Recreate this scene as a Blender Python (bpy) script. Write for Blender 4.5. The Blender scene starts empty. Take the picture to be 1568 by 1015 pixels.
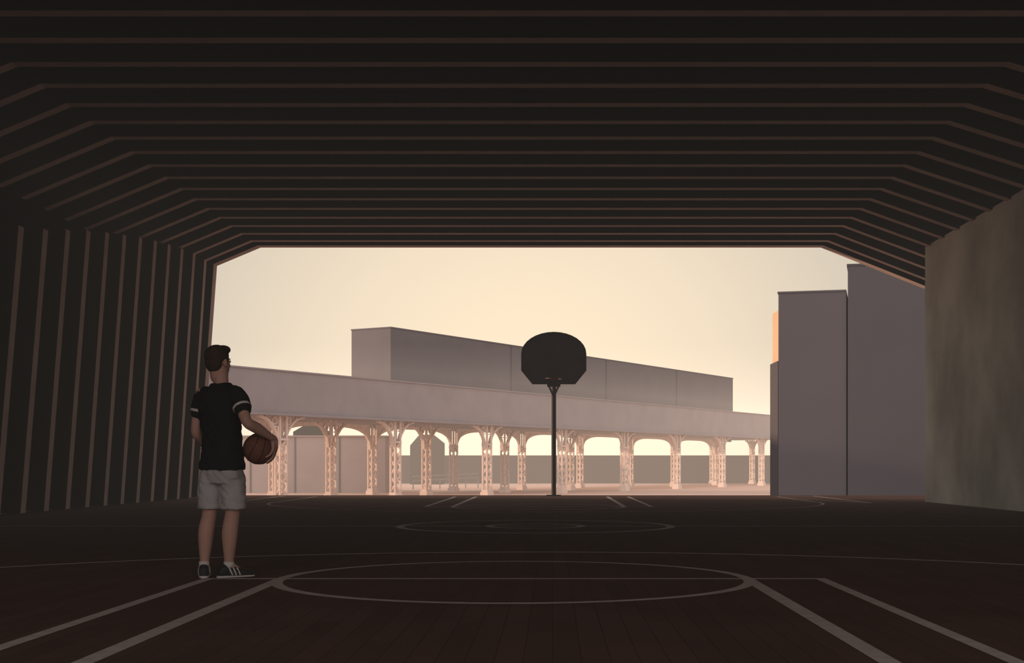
import bpy, bmesh, math, random
from mathutils import Vector, Matrix
random.seed(4)
S=bpy.context.scene
S.view_settings.view_transform='Standard'
S.view_settings.look='None'

def lin(c):
    o=[]
    for v in c[:3]:
        v=v/255.0
        o.append(v/12.92 if v<=0.04045 else ((v+0.055)/1.055)**2.4)
    return (o[0],o[1],o[2],1.0)

def mat(name,col,rough=0.8,scale=3.0,amt=0.12,bump=0.0,spec=0.2,stretch=(1,1,1),detail=6,metal=0.0):
    m=bpy.data.materials.new(name); m.use_nodes=True
    nt=m.node_tree; b=nt.nodes['Principled BSDF']
    b.inputs['Roughness'].default_value=rough
    b.inputs['Specular IOR Level'].default_value=spec
    b.inputs['Metallic'].default_value=metal
    tc=nt.nodes.new('ShaderNodeTexCoord'); mp=nt.nodes.new('ShaderNodeMapping')
    mp.inputs['Scale'].default_value=stretch
    nz=nt.nodes.new('ShaderNodeTexNoise'); nz.inputs['Scale'].default_value=scale; nz.inputs['Detail'].default_value=detail
    cr=nt.nodes.new('ShaderNodeValToRGB')
    c=lin(col)
    cr.color_ramp.elements[0].position=0.3; cr.color_ramp.elements[1].position=0.7
    cr.color_ramp.elements[0].color=tuple([v*(1-amt) for v in c[:3]]+[1])
    cr.color_ramp.elements[1].color=tuple([min(1,v*(1+amt)) for v in c[:3]]+[1])
    L=nt.links
    L.new(tc.outputs['Object'],mp.inputs['Vector']); L.new(mp.outputs[0],nz.inputs['Vector'])
    L.new(nz.outputs['Fac'],cr.inputs['Fac']); L.new(cr.outputs['Color'],b.inputs['Base Color'])
    if bump:
        bp=nt.nodes.new('ShaderNodeBump'); bp.inputs['Strength'].default_value=bump; bp.inputs['Distance'].default_value=0.01
        L.new(nz.outputs['Fac'],bp.inputs['Height']); L.new(bp.outputs[0],b.inputs['Normal'])
    return m

# ---------- mesh helpers ----------
def obj_from_bm(name,bm,mats,parent=None,smooth=False,matrix=None):
    bmesh.ops.recalc_face_normals(bm,faces=bm.faces[:])
    me=bpy.data.meshes.new(name); bm.to_mesh(me); bm.free()
    if not isinstance(mats,(list,tuple)): mats=[mats]
    for m in mats: me.materials.append(m)
    if smooth:
        for p in me.polygons: p.use_smooth=True
    o=bpy.data.objects.new(name,me); S.collection.objects.link(o)
    if matrix is not None: o.matrix_world=matrix
    if parent: o.parent=parent
    return o
def box(bm,x0,x1,y0,y1,z0,z1,mi=0):
    v=[bm.verts.new((x,y,z)) for z in (z0,z1) for y in (y0,y1) for x in (x0,x1)]
    for f in ((0,1,3,2),(4,6,7,5),(0,4,5,1),(2,3,7,6),(0,2,6,4),(1,5,7,3)):
        fc=bm.faces.new([v[i] for i in f]); fc.material_index=mi
def bar(bm,p,q,w,h=None,up=None,mi=0):
    p=Vector(p);q=Vector(q);h=h or w
    t=(q-p).normalized()
    u=Vector(up) if up else (Vector((0,1,0)) if abs(t.y)<0.9 else Vector((0,0,1)))
    a=t.cross(u).normalized(); b=a.cross(t).normalized()
    r=[]
    for c in (p,q):
        r.append([bm.verts.new(c+a*sx*w/2+b*sy*h/2) for sx,sy in ((-1,-1),(1,-1),(1,1),(-1,1))])
    fs=[r[0][::-1],r[1]]+[[r[0][i],r[0][(i+1)%4],r[1][(i+1)%4],r[1][i]] for i in range(4)]
    for f in fs:
        fc=bm.faces.new(f); fc.material_index=mi
def prism_y(bm,pts,y0,y1,mi=0,edge_mi=None,nedge=0):
    a=[bm.verts.new((x,y0,z)) for x,z in pts]; b=[bm.verts.new((x,y1,z)) for x,z in pts]
    n=len(pts)
    fs=[bm.faces.new(a),bm.faces.new(b[::-1])]+[bm.faces.new([a[i],b[i],b[(i+1)%n],a[(i+1)%n]]) for i in range(n)]
    for f in fs: f.material_index=mi
    if edge_mi is not None:
        for f in fs[2:2+nedge]: f.material_index=edge_mi
def loft(bm,rings,mi=0):
    rs=[[bm.verts.new(p) for p in r] for r in rings]
    n=len(rs[0])
    fs=[bm.faces.new(rs[0][::-1]),bm.faces.new(rs[-1])]
    for i in range(len(rs)-1):
        for j in range(n):
            fs.append(bm.faces.new([rs[i][j],rs[i][(j+1)%n],rs[i+1][(j+1)%n],rs[i+1][j]]))
    for f in fs: f.material_index=mi
def tube(bm,pts,rad,seg=14,ends=True,mi=0):
    pts=[Vector(p) for p in pts]
    P=[];R=[]
    n=len(pts)
    for i in range(n-1):
        p0=pts[max(i-1,0)];p1=pts[i];p2=pts[i+1];p3=pts[min(i+2,n-1)]
        k=5 if n>2 else 1
        for s in range(k):
            t=s/k
            P.append(0.5*((2*p1)+(p2-p0)*t+(2*p0-5*p1+4*p2-p3)*t*t+(3*p1-p0-3*p2+p3)*t**3))
            tt=t*t*(3-2*t); R.append(rad[i]*(1-tt)+rad[i+1]*tt)
    P.append(pts[-1]);R.append(rad[-1])
    rings=[]
    T=[(P[min(i+1,len(P)-1)]-P[max(i-1,0)]).normalized() for i in range(len(P))]
    ref=Vector((0,1,0)) if abs(T[0].y)<0.8 else Vector((1,0,0))
    def ring(c,t,r):
        nonlocal ref
        a=(ref-t*ref.dot(t)).normalized(); ref=a; b=t.cross(a)
        return [c+(a*math.cos(2*math.pi*j/seg)+b*math.sin(2*math.pi*j/seg))*r for j in range(seg)]
    if ends:
        for e in (85,60,30):
            s=math.radians(e); rings.append(ring(P[0]-T[0]*R[0]*math.sin(s),T[0],R[0]*math.cos(s)))
    for c,t,r in zip(P,T,R): rings.append(ring(c,t,r))
    if ends:
        for e in (30,60,85):
            s=math.radians(e); rings.append(ring(P[-1]+T[-1]*R[-1]*math.sin(s),T[-1],R[-1]*math.cos(s)))
    loft(bm,rings,mi)
def ell(bm,c,r,rot=None,seg=20,mi=0):
    M=Matrix.Translation(c)@(rot.to_4x4() if rot else Matrix.Identity(4))@Matrix.Diagonal((r[0],r[1],r[2],1))
    res=bmesh.ops.create_uvsphere(bm,u_segments=seg,v_segments=seg//2+2,radius=1,matrix=M)
    for v in res['verts']:
        for f in v.link_faces: f.material_index=mi
def remesh(o,vox,smooth=4,fold=0):
    r=o.modifiers.new('rm','REMESH'); r.mode='VOXEL'; r.voxel_size=vox; r.use_smooth_shade=True
    s=o.modifiers.new('sm','SMOOTH'); s.factor=0.5; s.iterations=smooth
    if fold:
        t=bpy.data.textures.new(o.name+'_folds','CLOUDS'); t.noise_scale=0.09; t.noise_depth=1
        e=bpy.data.objects.new(o.name+'_fold_frame',None); S.collection.objects.link(e); e.parent=o.parent
        e.rotation_euler=(0.5,0.6,0.2); e.scale=(1,1,0.45)
        d=o.modifiers.new('fold','DISPLACE'); d.texture=t; d.strength=fold; d.mid_level=0.5; d.texture_coords='OBJECT'; d.texture_coords_object=e
def empty(name,loc=(0,0,0)):
    e=bpy.data.objects.new(name,None); e.location=loc; S.collection.objects.link(e); e.empty_display_size=0.2
    return e

# ---------- materials ----------
M_rib=mat('rib_timber_shaded',(25,21,19),0.95,2,0.10,spec=0.0)  # near-black copy: shade on the rib faces put into the colour
M_ribe=mat('rib_timber_lit_edge',(190,164,152),0.9,2,0.10,spec=0.1)  # lighter copy for inner edges: the light they catch, painted in
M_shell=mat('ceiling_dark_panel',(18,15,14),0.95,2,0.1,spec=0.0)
M_line=mat('court_paint',(202,188,180),0.95,9,0.12,spec=0.0)
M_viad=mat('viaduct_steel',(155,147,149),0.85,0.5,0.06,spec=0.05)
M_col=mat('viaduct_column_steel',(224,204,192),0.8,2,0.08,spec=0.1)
M_stat=mat('station_cladding',(124,118,119),0.9,0.3,0.05,spec=0.0)
M_joint=mat('station_joint',(108,103,105),0.9,0.3,0.05,spec=0.0)
M_bA=mat('building_render_wall',(95,91,95),0.9,0.2,0.05,spec=0.0)
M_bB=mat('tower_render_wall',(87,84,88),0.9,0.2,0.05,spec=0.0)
M_bC=mat('stair_tower_sunlit',(205,175,145),0.9,0.4,0.05,spec=0.0)  # light colour paints the sunlit upper part of the stair tower
M_low=mat('low_house_wall',(172,156,151),0.9,0.4,0.06,spec=0.0)
M_far=mat('far_row_wall',(52,47,48),0.9,0.4,0.08,spec=0.0)
M_roof=mat('dark_roof',(42,42,40),0.9,1,0.1,spec=0.0)
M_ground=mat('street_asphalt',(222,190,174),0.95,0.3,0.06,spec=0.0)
M_pole=mat('pole_metal',(60,52,52),0.5,3,0.1)
M_board=mat('backboard_dark',(74,64,60),0.8,3,0.1,spec=0.1)
M_rim=mat('rim_metal',(95,55,40),0.5,3,0.1)
M_skin=mat('skin',(172,132,116),0.6,8,0.06,spec=0.2)
M_hair=mat('hair',(56,44,38),0.8,60,0.3,0.3,spec=0.1)
M_shirt=mat('shirt_black',(30,30,33),0.95,7,0.15,0.4,spec=0.0)
M_band=mat('white_band',(190,182,176),0.9,7,0.05,spec=0.0)
M_shorts=mat('shorts_grey',(162,156,155),0.9,9,0.07,0.5,spec=0.0)
M_shoe=mat('shoe_black',(34,32,34),0.6,9,0.1)
M_ball=mat('basketball_leather',(104,62,48),0.7,90,0.1,0.3)
M_seam=mat('ball_seam',(25,20,18),0.8,9,0.1)
M_eye=mat('eye_white',(220,215,210),0.3,9,0.02)
M_wall=mat('board_concrete',(218,217,202),0.95,0.55,0.36,0.0,stretch=(1,0.8,0.7),detail=9,spec=0.0)

def floor_mat():
    m=bpy.data.materials.new('floor_hardwood'); m.use_nodes=True; nt=m.node_tree; L=nt.links
    b=nt.nodes['Principled BSDF']; b.inputs['Roughness'].default_value=0.9; b.inputs['Specular IOR Level'].default_value=0.0
    tc=nt.nodes.new('ShaderNodeTexCoord'); mp=nt.nodes.new('ShaderNodeMapping'); mp.inputs['Rotation'].default_value=(0,0,math.pi/2)
    br=nt.nodes.new('ShaderNodeTexBrick'); br.inputs['Scale'].default_value=1
    br.inputs['Brick Width'].default_value=1.6; br.inputs['Row Height'].default_value=0.13; br.inputs['Mortar Size'].default_value=0.003
    br.inputs['Color1'].default_value=lin((112,86,78)); br.inputs['Color2'].default_value=lin((104,80,72)); br.inputs['Mortar'].default_value=lin((90,70,64))
    nz=nt.nodes.new('ShaderNodeTexNoise'); nz.inputs['Scale'].default_value=1.5; nz.inputs['Detail'].default_value=8
    mx=nt.nodes.new('ShaderNodeMix'); mx.data_type='RGBA'; mx.blend_type='MULTIPLY'; mx.inputs[0].default_value=0.3
    L.new(tc.outputs['Object'],mp.inputs['Vector']); L.new(mp.outputs[0],br.inputs['Vector']); L.new(mp.outputs[0],nz.inputs['Vector'])
    L.new(br.outputs['Color'],mx.inputs[6]); L.new(nz.outputs['Fac'],mx.inputs[7]); L.new(mx.outputs[2],b.inputs['Base Color'])
    return m
M_floor=floor_mat()
def haze_glow(name,x0,x1,y0,y1,z0,z1,col,s):
    m=bpy.data.materials.new(name); m.use_nodes=True; nt=m.node_tree
    nt.nodes.remove(nt.nodes['Principled BSDF'])
    e=nt.nodes.new('ShaderNodeEmission'); e.inputs[0].default_value=col; e.inputs[1].default_value=s  # emission only: box glows in place of light scattered by the air
    nt.links.new(e.outputs[0],nt.nodes['Material Output'].inputs['Volume'])
    bm=bmesh.new(); box(bm,x0,x1,y0,y1,z0,z1); return obj_from_bm(name,bm,m)

# ---------- room shell ----------
bm=bmesh.new(); box(bm,-12,13,-3,36.9,-2.0,0); obj_from_bm('floor',bm,M_floor)
def g(d):
    pts=((34.1,5.3),(27.8,4.85),(22.55,4.07))
    if d<22.55: return max(3.6,4.07-(22.55-d)*0.12)
    r=0
    for i,(xi,yi) in enumerate(pts):
        t=yi
        for j,(xj,_) in enumerate(pts):
            if i!=j: t*=(d-xj)/(xi-xj)
        r+=t
    return r
def Xr(d): return 6.45+max(0,(d-18))/16.1*0.6
CH=6.56; LS=0.42
def inner(d):
    xr=Xr(d); s=(CH-5.9)/(8.7-xr)
    return [(-9.7,CH-LS*2.04),(-7.66,CH),(xr,CH),(9.75,CH-s*(9.75-xr))]
def outer(d,e=0):
    xr=Xr(d); s=(CH-5.9)/(8.7-xr)
    return [(-9.8-e,CH-LS*2.04+.5+e),(-7.8-e,CH+0.52+e),(xr+0.2+e,CH+0.52+e),(10.0+e,CH-s*(9.75-xr)+0.5+e)]
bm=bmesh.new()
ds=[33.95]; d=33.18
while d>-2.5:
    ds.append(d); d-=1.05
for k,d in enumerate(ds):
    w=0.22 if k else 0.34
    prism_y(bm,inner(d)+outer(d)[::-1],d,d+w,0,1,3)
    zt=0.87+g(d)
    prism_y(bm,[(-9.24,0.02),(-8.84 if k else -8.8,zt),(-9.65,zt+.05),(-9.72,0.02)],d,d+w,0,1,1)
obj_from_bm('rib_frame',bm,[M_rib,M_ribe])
def shell(name,fn,mt):
    bm=bmesh.new()
    dd=[34.25]+[34.2-1.86*i for i in range(1,21)]
    dd[-1]=-3
    loft(bm,[[Vector((x,d,z)) for x,z in fn(d)] for d in dd]); obj_from_bm(name,bm,mt)
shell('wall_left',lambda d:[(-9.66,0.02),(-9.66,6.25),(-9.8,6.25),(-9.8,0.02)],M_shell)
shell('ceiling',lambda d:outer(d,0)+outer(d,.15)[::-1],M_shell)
bm=bmesh.new(); box(bm,8.7,10.1,-3,30.5,0,5.95); obj_from_bm('wall_right',bm,M_wall)

# ---------- court lines ----------
bm=bmesh.new(); zf=0.002; CX=-0.29
def strip(x0,y0,x1,y1,w,z=zf):
    p=Vector((x0,y0,0));q=Vector((x1,y1,0));t=(q-p).normalized();n=Vector((-t.y,t.x,0))*w/2
    bm.faces.new([bm.verts.new(v+Vector((0,0,z))) for v in (p-n,q-n,q+n,p+n)])
def arc(cx,cy,r,a0,a1,w,z=zf,n=96):
    pa=pb=None
    for i in range(n+1):
        a=math.radians(a0+(a1-a0)*i/n); c=Vector((math.cos(a),math.sin(a),0)); o=Vector((cx,cy,z))
        A=bm.verts.new(o+c*(r-w/2));B=bm.verts.new(o+c*(r+w/2))
        if pa: bm.faces.new([pa,pb,B,A])
        pa,pb=A,B
for fl in (0,1):
    Y=(lambda y:y) if not fl else (lambda y:36.8-y)
    y0=1.5
    for x in (-2.06,1.48): strip(x,Y(y0),x,Y(9.93),0.10)
    for x in (-2.62,2.04): strip(x,Y(y0),x,Y(9.93),0.085,zf+0.0005)
    strip(-2.66,Y(9.93),2.08,Y(9.93),0.09,zf+0.001)
    arc(CX,Y(9.93),1.77,0,360,0.09,zf+0.0015)
    if fl: arc(-0.15,Y(6.75),6.25,180,360,0.06)
    else: arc(-0.15,6.75,6.22,0,180,0.09)
    for x in (-6.37,6.07): strip(x,Y(y0),x,Y(6.75),0.06)
    strip(-7.6,Y(y0),7.3,Y(y0),0.06)
strip(-9,18.4,8.6,18.4,0.10,zf+0.001)
arc(CX+0.05,18.4,1.9,0,360,0.12,zf+0.0015); arc(CX+0.05,18.4,0.66,0,360,0.10,zf+0.0015)
strip(7.2,29.5,7.2,36.0,0.08); strip(-7.4,29.5,-7.4,36,0.08)
strip(7.2,29.5,6.2,32.5,0.08,zf+.001)
obj_from_bm('court_line_marking',bm,M_line)

# ---------- basketball hoop ----------
px,py=0.035,36.2
hoop=empty('basketball_hoop',(px,py,0))
def hobj(n,bm,m):
    o=obj_from_bm(n,bm,m); o.parent=hoop; o.matrix_parent_inverse=Matrix.Translation((-px,-py,0))
bm=bmesh.new()
tube(bm,[(px,py,0.0),(px,py,3.5)],[0.066,0.066],16,False)
box(bm,px-0.2,px+0.2,py-0.2,py+0.2,0,0.03)
bar(bm,(px-.18,py-.65,3.1),(px,py,2.75),0.05); bar(bm,(px+.18,py-.65,3.1),(px,py,2.75),0.05)
bar(bm,(px-.18,py-.68,3.02),(px+.18,py-.68,3.02),0.08)
bar(bm,(px,py-.7,3.5),(px,py,3.5),0.08)
hobj('post',bm,M_pole)
bm=bmesh.new()
w=0.885; zb=3.05; ht=1.42
pr=[(-w*0.66,0),(w*0.66,0),(w,0.26*ht),(w,0.58*ht)]
for i in range(0,15):
    th=math.radians(12+(180-24)*i/14)
    pr.append((w*math.cos(th),0.58*ht+0.42*ht*math.sin(th)))
pr+=[(-w,0.58*ht),(-w,0.26*ht)]
prism_y(bm,[(px+x,zb+z) for x,z in pr],py-0.74,py-0.70)
n=len(pr)
for i in range(n):
    a=pr[i];b=pr[(i+1)%n]
    bar(bm,(px+a[0]*.98,py-.75,zb+a[1]*.98+.01),(px+b[0]*.98,py-.75,zb+b[1]*.98+.01),0.03)
for a,b in (((-.28,.3),(.28,.3)),((.28,.3),(.28,.75)),((.28,.75),(-.28,.75)),((-.28,.75),(-.28,.3))):
    bar(bm,(px+a[0],py-.745,zb+a[1]),(px+b[0],py-.745,zb+b[1]),0.04,0.012)
hobj('backboard',bm,M_board)
bm=bmesh.new()
N=28; c=Vector((px,py-1.05,3.18))
for i in range(N):
    a=2*math.pi*i/N;b=2*math.pi*(i+1)/N
    bar(bm,c+Vector((math.cos(a),math.sin(a),0))*.225,c+Vector((math.cos(b),math.sin(b),0))*.225,0.022,up=(0,0,1))
box(bm,px-.08,px+.08,py-.86,py-.74,3.12,3.2)
hobj('rim',bm,M_rim)

# ---------- outside ----------
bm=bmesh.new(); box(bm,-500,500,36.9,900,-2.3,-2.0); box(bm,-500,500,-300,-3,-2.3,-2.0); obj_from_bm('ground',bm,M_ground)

# viaduct
ang=math.atan2(1,0.58)
MV=Matrix.Translation((-19.6,94.3,0))@Matrix.Rotation(ang,4,'Z')
via=empty('elevated_railway_viaduct',(-19.6,94.3,0)); via.rotation_euler=(0,0,ang)
def vobj(name,bm,m):
    o=obj_from_bm(name,bm,m); o.parent=via; return o
ZB=4.37; ZT=7.53
bm=bmesh.new()
box(bm,-40,118,-0.6,-0.35,ZB+0.15,ZT)
box(bm,-40,118,-0.8,-0.2,ZB,ZB+0.15)
box(bm,-40,118,-0.72,-0.3,ZT,ZT+0.1)
box(bm,-40,118,-0.35,14,ZB+0.25,ZB+0.9)
box(bm,-40,118,13.6,14,ZB,ZT-1)
vobj('deck',bm,M_viad)
bm=bmesh.new(); bs=bmesh.new()
SP=13.64
for row,v in enumerate((0,6.7,13)):
    for k in range(-2,9):
        u=k*SP
        box(bm,u-.5,u+.5,v-.4,v+.4,-2,-1.6); box(bm,u-.42,u+.42,v-.32,v+.32,-1.6,-1.4)
        z0,z1=-1.4,2.7
        for a in (-.36,.36):
            for b in (-.22,.22):
                bar(bm,(u+a,v+b,z0),(u+a,v+b,ZB+.2),0.13)
        nz=6; dz=(z1-z0)/nz
        for i in range(nz):
            za=z0+i*dz; zb_=za+dz; s=1 if i%2 else -1
            for b in (-.22,.22):
                bar(bm,(u-.36*s,v+b,za),(u+.36*s,v+b,zb_),0.12,0.05,up=(0,1,0))
            for a in (-.36,.36):
                bar(bm,(u+a,v-.22*s,za),(u+a,v+.22*s,zb_),0.05,0.1)
        box(bm,u-.45,u+.45,v-.3,v+.3,z1-.1,z1+.05)
        for s in (-1,1):
            pr_=None
            for i in range(9):
                t=math.radians(90*i/8)
                p=Vector((u+s*(0.4+2.0*(1-math.cos(t))),v,2.3+2.0*math.sin(t)))
                if pr_ is not None: bar(bm,pr_,p,0.14,0.3,up=(0,1,0))
                pr_=p
            bar(bm,(u+s*.4,v,2.9),(u+s*1.7,v,ZB),0.1,0.2,up=(0,1,0))
            bar(bm,(u+s*.4,v,3.6),(u+s*.95,v,3.6),0.08,0.2,up=(0,1,0))
            cc=Vector((u+s*.72,v,4.02))
            for i in range(12):
                a=2*math.pi*i/12;b=2*math.pi*(i+1)/12
                bar(bm,cc+Vector((math.cos(a),0,math.sin(a)))*.26,cc+Vector((math.cos(b),0,math.sin(b)))*.26,.08,.2,up=(0,1,0))
        if row==2 and k<8:
            ua=u+.36; ub=u+SP-.36; n=28
            for i in range(n):
                q=[]
                for j in (i,i+1):
                    t=-1+2*j/n; q.append((ua+(ub-ua)*j/n, 2.7+1.62*(max(0,1-abs(t)**4))**0.6))
                for f in (v-.05,v+.05):
                    vs=[bs.verts.new((q[0][0],f,q[0][1])),bs.verts.new((q[1][0],f,q[1][1])),bs.verts.new((q[1][0],f,ZB+.3)),bs.verts.new((q[0][0],f,ZB+.3))]
                    bs.faces.new(vs)
                vs=[bs.verts.new((q[a_][0],v+e,q[a_][1])) for a_,e in ((0,-.05),(1,-.05),(1,.05),(0,.05))]
                bs.faces.new(vs)
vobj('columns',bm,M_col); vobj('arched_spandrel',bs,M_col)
bm=bmesh.new(); box(bm,18.2,95,3.95,8.2,ZB+.9,12.63)
box(bm,18.15,95.05,3.9,8.25,12.58,12.68)
for uu in (37.7,57.8,76.6): box(bm,uu-.1,uu+.1,3.88,3.95,ZB+.9,12.58,1)
o=obj_from_bm('station_hall',bm,[M_stat,M_joint]); o.parent=via

# low buildings behind
bm=bmesh.new(); box(bm,-44,-16.9,132,140,-2,3.67); box(bm,-44.2,-16.7,131.8,140.2,3.67,3.8)
for x in (-30.5,-26,-21.5): box(bm,x-.08,x+.08,131.93,132,-2,3.67,1)
obj_from_bm('low_warehouse',bm,[M_low,M_joint])
bm=bmesh.new(); prism_y(bm,[(-28.0,-2),(-24.8,-2),(-24.8,4.4),(-26.3,5.4),(-28.0,4.4)],141,147)
obj_from_bm('gabled_shed',bm,M_roof)
bm=bmesh.new()
box(bm,-60,60,198,208,-2,2.25)
for x in range(-55,60,11): box(bm,x,x+.3,197.9,198,-2,2.25,1)
obj_from_bm('terraced_row',bm,[M_far,M_roof])
bm=bmesh.new(); prism_y(bm,[(-20.5,-2),(-16,-2),(-16,4.0),(-17.5,5.2),(-19.3,5.0),(-20.5,3.6)],188,194)
obj_from_bm('gabled_house',bm,M_roof)
def rotbox(name,cx,cy,a,parts,m):
    bm=bmesh.new()
    for p in parts: box(bm,*p)
    return obj_from_bm(name,bm,m,matrix=Matrix.Translation((cx,cy,0))@Matrix.Rotation(a,4,'Z'))
rotbox('apartment_block',12.11,70,math.radians(-14),[(0,3.55,0,8,-2,10.03),(-.05,3.55,-.05,8,10.03,10.12)],M_bA)
rotbox('tower_block',15.6,69.0,math.radians(-14),[(0,18,0,9,-2,11.35),(-.05,18,-.05,9,11.35,11.45)],M_bB)
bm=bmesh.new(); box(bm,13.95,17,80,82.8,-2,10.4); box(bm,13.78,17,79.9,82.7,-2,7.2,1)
obj_from_bm('stair_tower',bm,[M_bC,M_bB])  # lower box takes the darker wall colour as painted shadow below the sunlit top
bm=bmesh.new()
for z in (-1.0,-0.5): bar(bm,(-16,150,z),(-9,158,z+.3),0.12)
for i in range(6):
    t=i/5; bar(bm,(-16+7*t,150+8*t,-2),(-16+7*t,150+8*t,-.95+.3*t),0.12)
obj_from_bm('street_railing',bm,M_viad)

# ---------- player ----------
PX,PY=-2.53,10.0; PZ=0.005
pl=empty('basketball_player',(PX,PY,PZ))
def pobj(name,bm,m,vox=None,sm=4,fold=0):
    o=obj_from_bm(name,bm,m,smooth=True); o.parent=pl
    if vox: remesh(o,vox,sm,fold)
    return o
yaw=math.radians(-25)
Rz=Matrix.Rotation(yaw,3,'Z')
def tring(c,a,b,seg=28,p=2.3):
    c=Vector(c);out=[]
    for j in range(seg):
        t=2*math.pi*j/seg; ct,stn=math.cos(t),math.sin(t)
        x=a*math.copysign(abs(ct)**(2/p),ct); y=b*math.copysign(abs(stn)**(2/p),stn)
        out.append(c+Rz@Vector((x,y,0)))
    return out
SL=Vector((-.165,.055,1.405)); SR=Vector((.135,-.07,1.405))
EL=Vector((-.215,.06,1.12)); WL=Vector((-.165,.25,.98))
ER=Vector((.235,-.19,1.185)); WR=Vector((.372,.0,1.075))
BALL=Vector((.266,.065,.985)); BR=0.12
bm=bmesh.new()
loft(bm,[tring((.0,0,z),a,b) for z,a,b in ((.85,.13,.1),(.95,.14,.10),(1.1,.13,.09),(1.25,.15,.1),(1.38,.16,.09),(1.45,.08,.07))])
tube(bm,[(-.005,.0,1.40),(-.008,.005,1.50),(-.02,.02,1.60)],[.07,.056,.056])
tube(bm,[SL,(SL+EL)/2+Vector((-.004,0,0)),EL,(EL*.6+WL*.4),WL],[.055,.047,.04,.042,.027])
tube(bm,[SR,(SR+ER)/2,ER,(ER*.6+WR*.4),WR],[.055,.048,.041,.043,.028])
tube(bm,[(-.085,.03,.90),(-.095,.03,.70),(-.105,.035,.50),(-.122,.0,.35),(-.137,.01,.10)],[.08,.078,.055,.060,.035])
tube(bm,[(.08,-.02,.90),(.085,-.01,.70),(.08,.0,.50),(.07,-.04,.35),(.058,-.02,.10)],[.08,.08,.056,.061,.035])
tube(bm,[(-.137,.01,.10),(-.14,.09,.05)],[.034,.03]); tube(bm,[(.058,-.02,.10),(.12,.02,.05)],[.034,.03])
def sp(th,ph,r):
    th=math.radians(th);ph=math.radians(ph)
    return BALL+Vector((math.cos(th)*math.cos(ph),math.sin(ph),math.sin(th)*math.cos(ph)))*r
tube(bm,[WR,sp(30,-8,BR+.022),sp(12,-6,BR+.018)],[.028,.03,.02])
for ph0,ph1,t1 in ((-24,-40,-42),(-9,-14,-58),(6,10,-62),(20,32,-52)):
    tube(bm,[sp(32,ph0*.5-4,BR+.016),sp(10,ph0*.8-2,BR+.014),sp(-10,ph0,BR+.010)],[.016,.016,.0115],10)
    tube(bm,[sp(-8,ph0,BR+.010),sp((-8+t1)/2,(ph0+ph1)/2,BR+.010),sp(t1,ph1,BR+.008)],[.0115,.010,.008],10)
tube(bm,[sp(32,4,BR+.015),sp(22,26,BR+.013),sp(8,46,BR+.008)],[.017,.013,.010],10)
hd=(Vector((.05,.09,-.06))).normalized(); side=Vector((.6,-.2,.5)).normalized(); side=(side-hd*side.dot(hd)).normalized(); nn=hd.cross(side)
for i,(o_,l_) in enumerate(((-.03,.06),(-.01,.075),(.01,.08),(.03,.072))):
    b0=WL+hd*.015+side*o_*.5; b1=WL+hd*.085+side*o_
    tube(bm,[b0,(b0+b1)/2,b1],[.017,.016,.0115],10)
    tube(bm,[b1,b1+hd*l_*.5-nn*.006,b1+hd*l_*.85-nn*.03],[.0115,.010,.008],10)
tube(bm,[WL+hd*.02+side*.02,WL+hd*.06+side*.055,WL+hd*.095+side*.065],[.015,.012,.010],10)
pobj('body',bm,M_skin,0.006,4)
bm=bmesh.new()
loft(bm,[tring(c,a,b) for c,a,b in (((.002,0,.825),.183,.140),((.002,0,.84),.182,.139),((.004,0,.90),.175,.132),((.002,0,1.0),.163,.122),((-.004,0,1.1),.160,.117),((-.01,0,1.2),.168,.119),((-.014,0,1.30),.182,.122),((-.015,0,1.37),.188,.115),((-.013,0,1.42),.165,.10),((-.01,0,1.455),.11,.08),((-.008,0,1.485),.068,.066))])
tL=SL.lerp(EL,.50); tR=SR.lerp(ER,.56)
tube(bm,[SL+Vector((.03,0,0)),SL.lerp(EL,.15),tL],[.066,.066,.064],16); tube(bm,[SR-Vector((.03,0,0)),SR.lerp(ER,.15),tR],[.066,.068,.067],16)
pobj('t_shirt',bm,M_shirt,0.007,4,0.022)
bm=bmesh.new()
for A,B,f,r in ((SL,EL,.44,.0685),(SR,ER,.49,.0715)):
    tube(bm,[A.lerp(B,f-.035),A.lerp(B,f+.035)],[r,r],24,False)
pobj('sleeve_band',bm,M_band)
bm=bmesh.new()
loft(bm,[tring(c,a,b) for c,a,b in (((0,0,.72),.155,.10),((0,0,.80),.168,.122),((0,0,.86),.160,.118),((0,0,.92),.145,.10))])
def legr(cx,cy,z,a,b): return tring((cx,cy,z),a,b,24,2.0)
loft(bm,[legr(-.075,.02,.86,.06,.09),legr(-.083,.03,.80,.080,.108),legr(-.09,.03,.74,.085,.108),legr(-.095,.03,.66,.087,.1),legr(-.102,.03,.525,.088,.092)])
loft(bm,[legr(.075,-.01,.86,.06,.09),legr(.083,-.01,.80,.082,.108),legr(.086,-.01,.74,.088,.108),legr(.09,-.01,.66,.093,.1),legr(.092,-.01,.525,.097,.096)])
pobj('shorts',bm,M_shorts,0.007,5,0.022)
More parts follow.
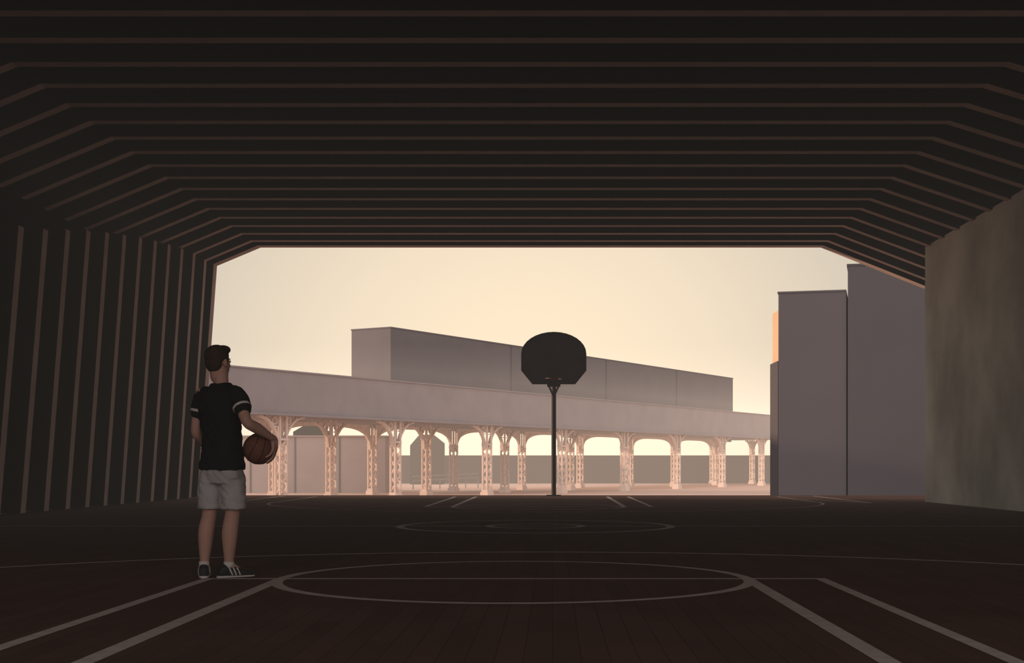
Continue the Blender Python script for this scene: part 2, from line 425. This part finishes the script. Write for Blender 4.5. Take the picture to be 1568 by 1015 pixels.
def shoe(c,ang,tag):
    R=Matrix.Rotation(ang,3,'Z'); c=Vector(c)
    def sec(s,w,h,lo=0.0,z0=0.0):
        out=[]
        for j in range(20):
            t=2*math.pi*j/20; x=w*math.copysign(abs(math.cos(t))**.75,math.cos(t)); z=(math.sin(t)+1)/2*(h-z0)+z0
            out.append(c+R@Vector((x,s,0))+Vector((0,0,z)))
        return out
    bm=bmesh.new()
    loft(bm,[sec(s,w,h,0,.010) for s,w,h in ((-.085,.02,.05),(-.075,.033,.085),(-.04,.038,.105),(0,.039,.11),(.04,.041,.095),(.09,.046,.072),(.14,.047,.058),(.175,.038,.048),(.195,.018,.035))])
    pobj('shoe_'+tag,bm,M_shoe,.006,3)
    bm=bmesh.new()
    loft(bm,[sec(s,w,.019) for s,w in ((-.091,.02),(-.080,.034),(-.04,.040),(.03,.042),(.09,.048),(.145,.048),(.181,.039),(.200,.018))])
    for s in (-1,1):
        for i in range(3):
            y=.015+i*.03
            bar(bm,c+R@Vector((s*.0435,y,.022)),c+R@Vector((s*.035,y-.024,.08)),.011,.008)
    pobj('shoe_sole_'+tag,bm,M_band)
    bm=bmesh.new(); tube(bm,[c+Vector((0,0,.08)),c+Vector((0,0,.125))],[.041,.039],18,False); pobj('sock_'+tag,bm,M_band)
shoe((-.137,.0,0),math.radians(12),'left'); shoe((.058,-.02,0),math.radians(-58),'right')
HC=Vector((-.033,.025,1.655)); hy=math.radians(-32); HR=Matrix.Rotation(hy,3,'Z')@Matrix.Rotation(math.radians(3),3,'X')
def hp(x,y,z): return HC+HR@Vector((x,y,z))
bm=bmesh.new()
ell(bm,hp(0,-.008,.022),(.076,.094,.092),HR); ell(bm,hp(0,.028,-.055),(.056,.062,.064),HR); ell(bm,hp(0,.07,-.098),(.022,.02,.018),HR)
ell(bm,hp(0,.04,-.02),(.064,.052,.07),HR)
tube(bm,[hp(0,.088,.01),hp(0,.102,-.018),hp(0,.108,-.032)],[.008,.010,.012],10); ell(bm,hp(0,.098,-.038),(.017,.012,.009),HR)
ell(bm,hp(0,.085,.018),(.045,.012,.008),HR)
ell(bm,hp(0,.09,-.062),(.022,.009,.006),HR); ell(bm,hp(0,.088,-.072),(.019,.009,.006),HR)
tube(bm,[hp(0,-.03,-.06),hp(.0,-.02,-.12)],[.05,.052])
for s in (-1,1): ell(bm,hp(s*.080,-.004,-.014),(.010,.019,.032),HR)
pobj('head',bm,M_skin,.004,3)
bm=bmesh.new()
for s in (-1,1): ell(bm,hp(s*.031,.085,.0),(.012,.010,.009),HR)
pobj('eyes',bm,M_eye)
bm=bmesh.new()
ell(bm,hp(0,-.018,.045),(.088,.098,.084),HR); ell(bm,hp(0,-.052,-.005),(.076,.056,.082),HR); ell(bm,hp(0,.045,.088),(.072,.052,.038),HR)
for s in (-1,1): ell(bm,hp(s*.074,.012,.02),(.012,.018,.035),HR)
pobj('hair',bm,M_hair,.005,3)
ball=empty('basketball',(PX,PY,PZ)); 
bm=bmesh.new(); ell(bm,BALL,(BR,BR,BR),None,40); o=obj_from_bm('ball_skin',bm,M_ball,smooth=True); o.parent=ball
bm=bmesh.new(); RB=Matrix.Rotation(math.radians(25),3,'X')@Matrix.Rotation(math.radians(28),3,'Y')@Matrix.Rotation(math.radians(20),3,'Z')
def seam(fn,n=60):
    for i in range(n):
        a=RB@fn(2*math.pi*i/n); b=RB@fn(2*math.pi*(i+1)/n); bar(bm,BALL+a*(BR),BALL+b*(BR),.0045,.004)
seam(lambda t:Vector((math.cos(t),0,math.sin(t)))); seam(lambda t:Vector((0,math.cos(t),math.sin(t))))
for s in (-1,1): seam(lambda t:Vector((s*(.62+.18*math.cos(2*t)),math.cos(t),math.sin(t))).normalized())
o=obj_from_bm('ball_seams',bm,M_seam); o.parent=ball

# ---------- added glow volumes ----------
haze_glow('interior_glow_fill',-8.7,8.65,-2.9,36.8,.012,5.9,(1,.87,.76,1),0.00055)  # faint glow added inside to lift the darkest tones
haze_glow('street_glow_haze',-120,120,88,197,-1.9,9,(1,.74,.57,1),0.0024)  # peach glow added around the viaduct in place of scattered sunlight

# ---------- world ----------
W=bpy.data.worlds.new('sunset'); S.world=W; W.use_nodes=True; nt=W.node_tree; L=nt.links
bg=nt.nodes['Background']
tc=nt.nodes.new('ShaderNodeTexCoord')
vn=nt.nodes.new('ShaderNodeVectorMath'); vn.operation='NORMALIZE'
dt=nt.nodes.new('ShaderNodeVectorMath'); dt.operation='DOT_PRODUCT'
dt.inputs[1].default_value=Vector((-.02,1,.03)).normalized()
ac=nt.nodes.new('ShaderNodeMath'); ac.operation='ARCCOSINE'
dv=nt.nodes.new('ShaderNodeMath'); dv.operation='DIVIDE'; dv.inputs[1].default_value=math.pi
cr=nt.nodes.new('ShaderNodeValToRGB')
L.new(tc.outputs['Generated'],vn.inputs[0]); L.new(vn.outputs[0],dt.inputs[0]); L.new(dt.outputs['Value'],ac.inputs[0]); L.new(ac.outputs[0],dv.inputs[0]); L.new(dv.outputs[0],cr.inputs[0]); L.new(cr.outputs[0],bg.inputs[0])
el=cr.color_ramp.elements
stops=[(0,lin((255,236,204))),(4/180,lin((255,233,202))),(9/180,lin((242,223,196))),(16/180,lin((212,200,182))),(35/180,(.45,.40,.37,1)),(90/180,(.32,.29,.30,1)),(135/180,(1.0,.92,.89,1)),(1,(1.75,1.6,1.54,1))]
for i in range(len(stops)): stops[i]=(stops[i][0],tuple(v/1.8 for v in stops[i][1][:3])+(1,))
el[0].position=0; el[0].color=stops[0][1]; el[1].position=1; el[1].color=stops[-1][1]
for p,c in stops[1:-1]:
    e=el.new(p); e.color=c
bg.inputs[1].default_value=1.8
sd=bpy.data.lights.new('sun','SUN'); sd.energy=3.4; sd.color=(1,.70,.48); sd.angle=math.radians(1.5)
so=bpy.data.objects.new('sun',sd); S.collection.objects.link(so)
so.rotation_euler=Vector((-.95,.10,.13)).to_track_quat('Z','Y').to_euler()

# ---------- camera ----------
cd=bpy.data.cameras.new('camera'); cd.sensor_width=36; cd.lens=2000/1568*36
cd.shift_x=-62/1568; cd.shift_y=203.5/1568; cd.clip_end=2000
co=bpy.data.objects.new('camera',cd); S.collection.objects.link(co); co.location=(0,0,.87); co.rotation_euler=(math.pi/2,0,0)
S.camera=co
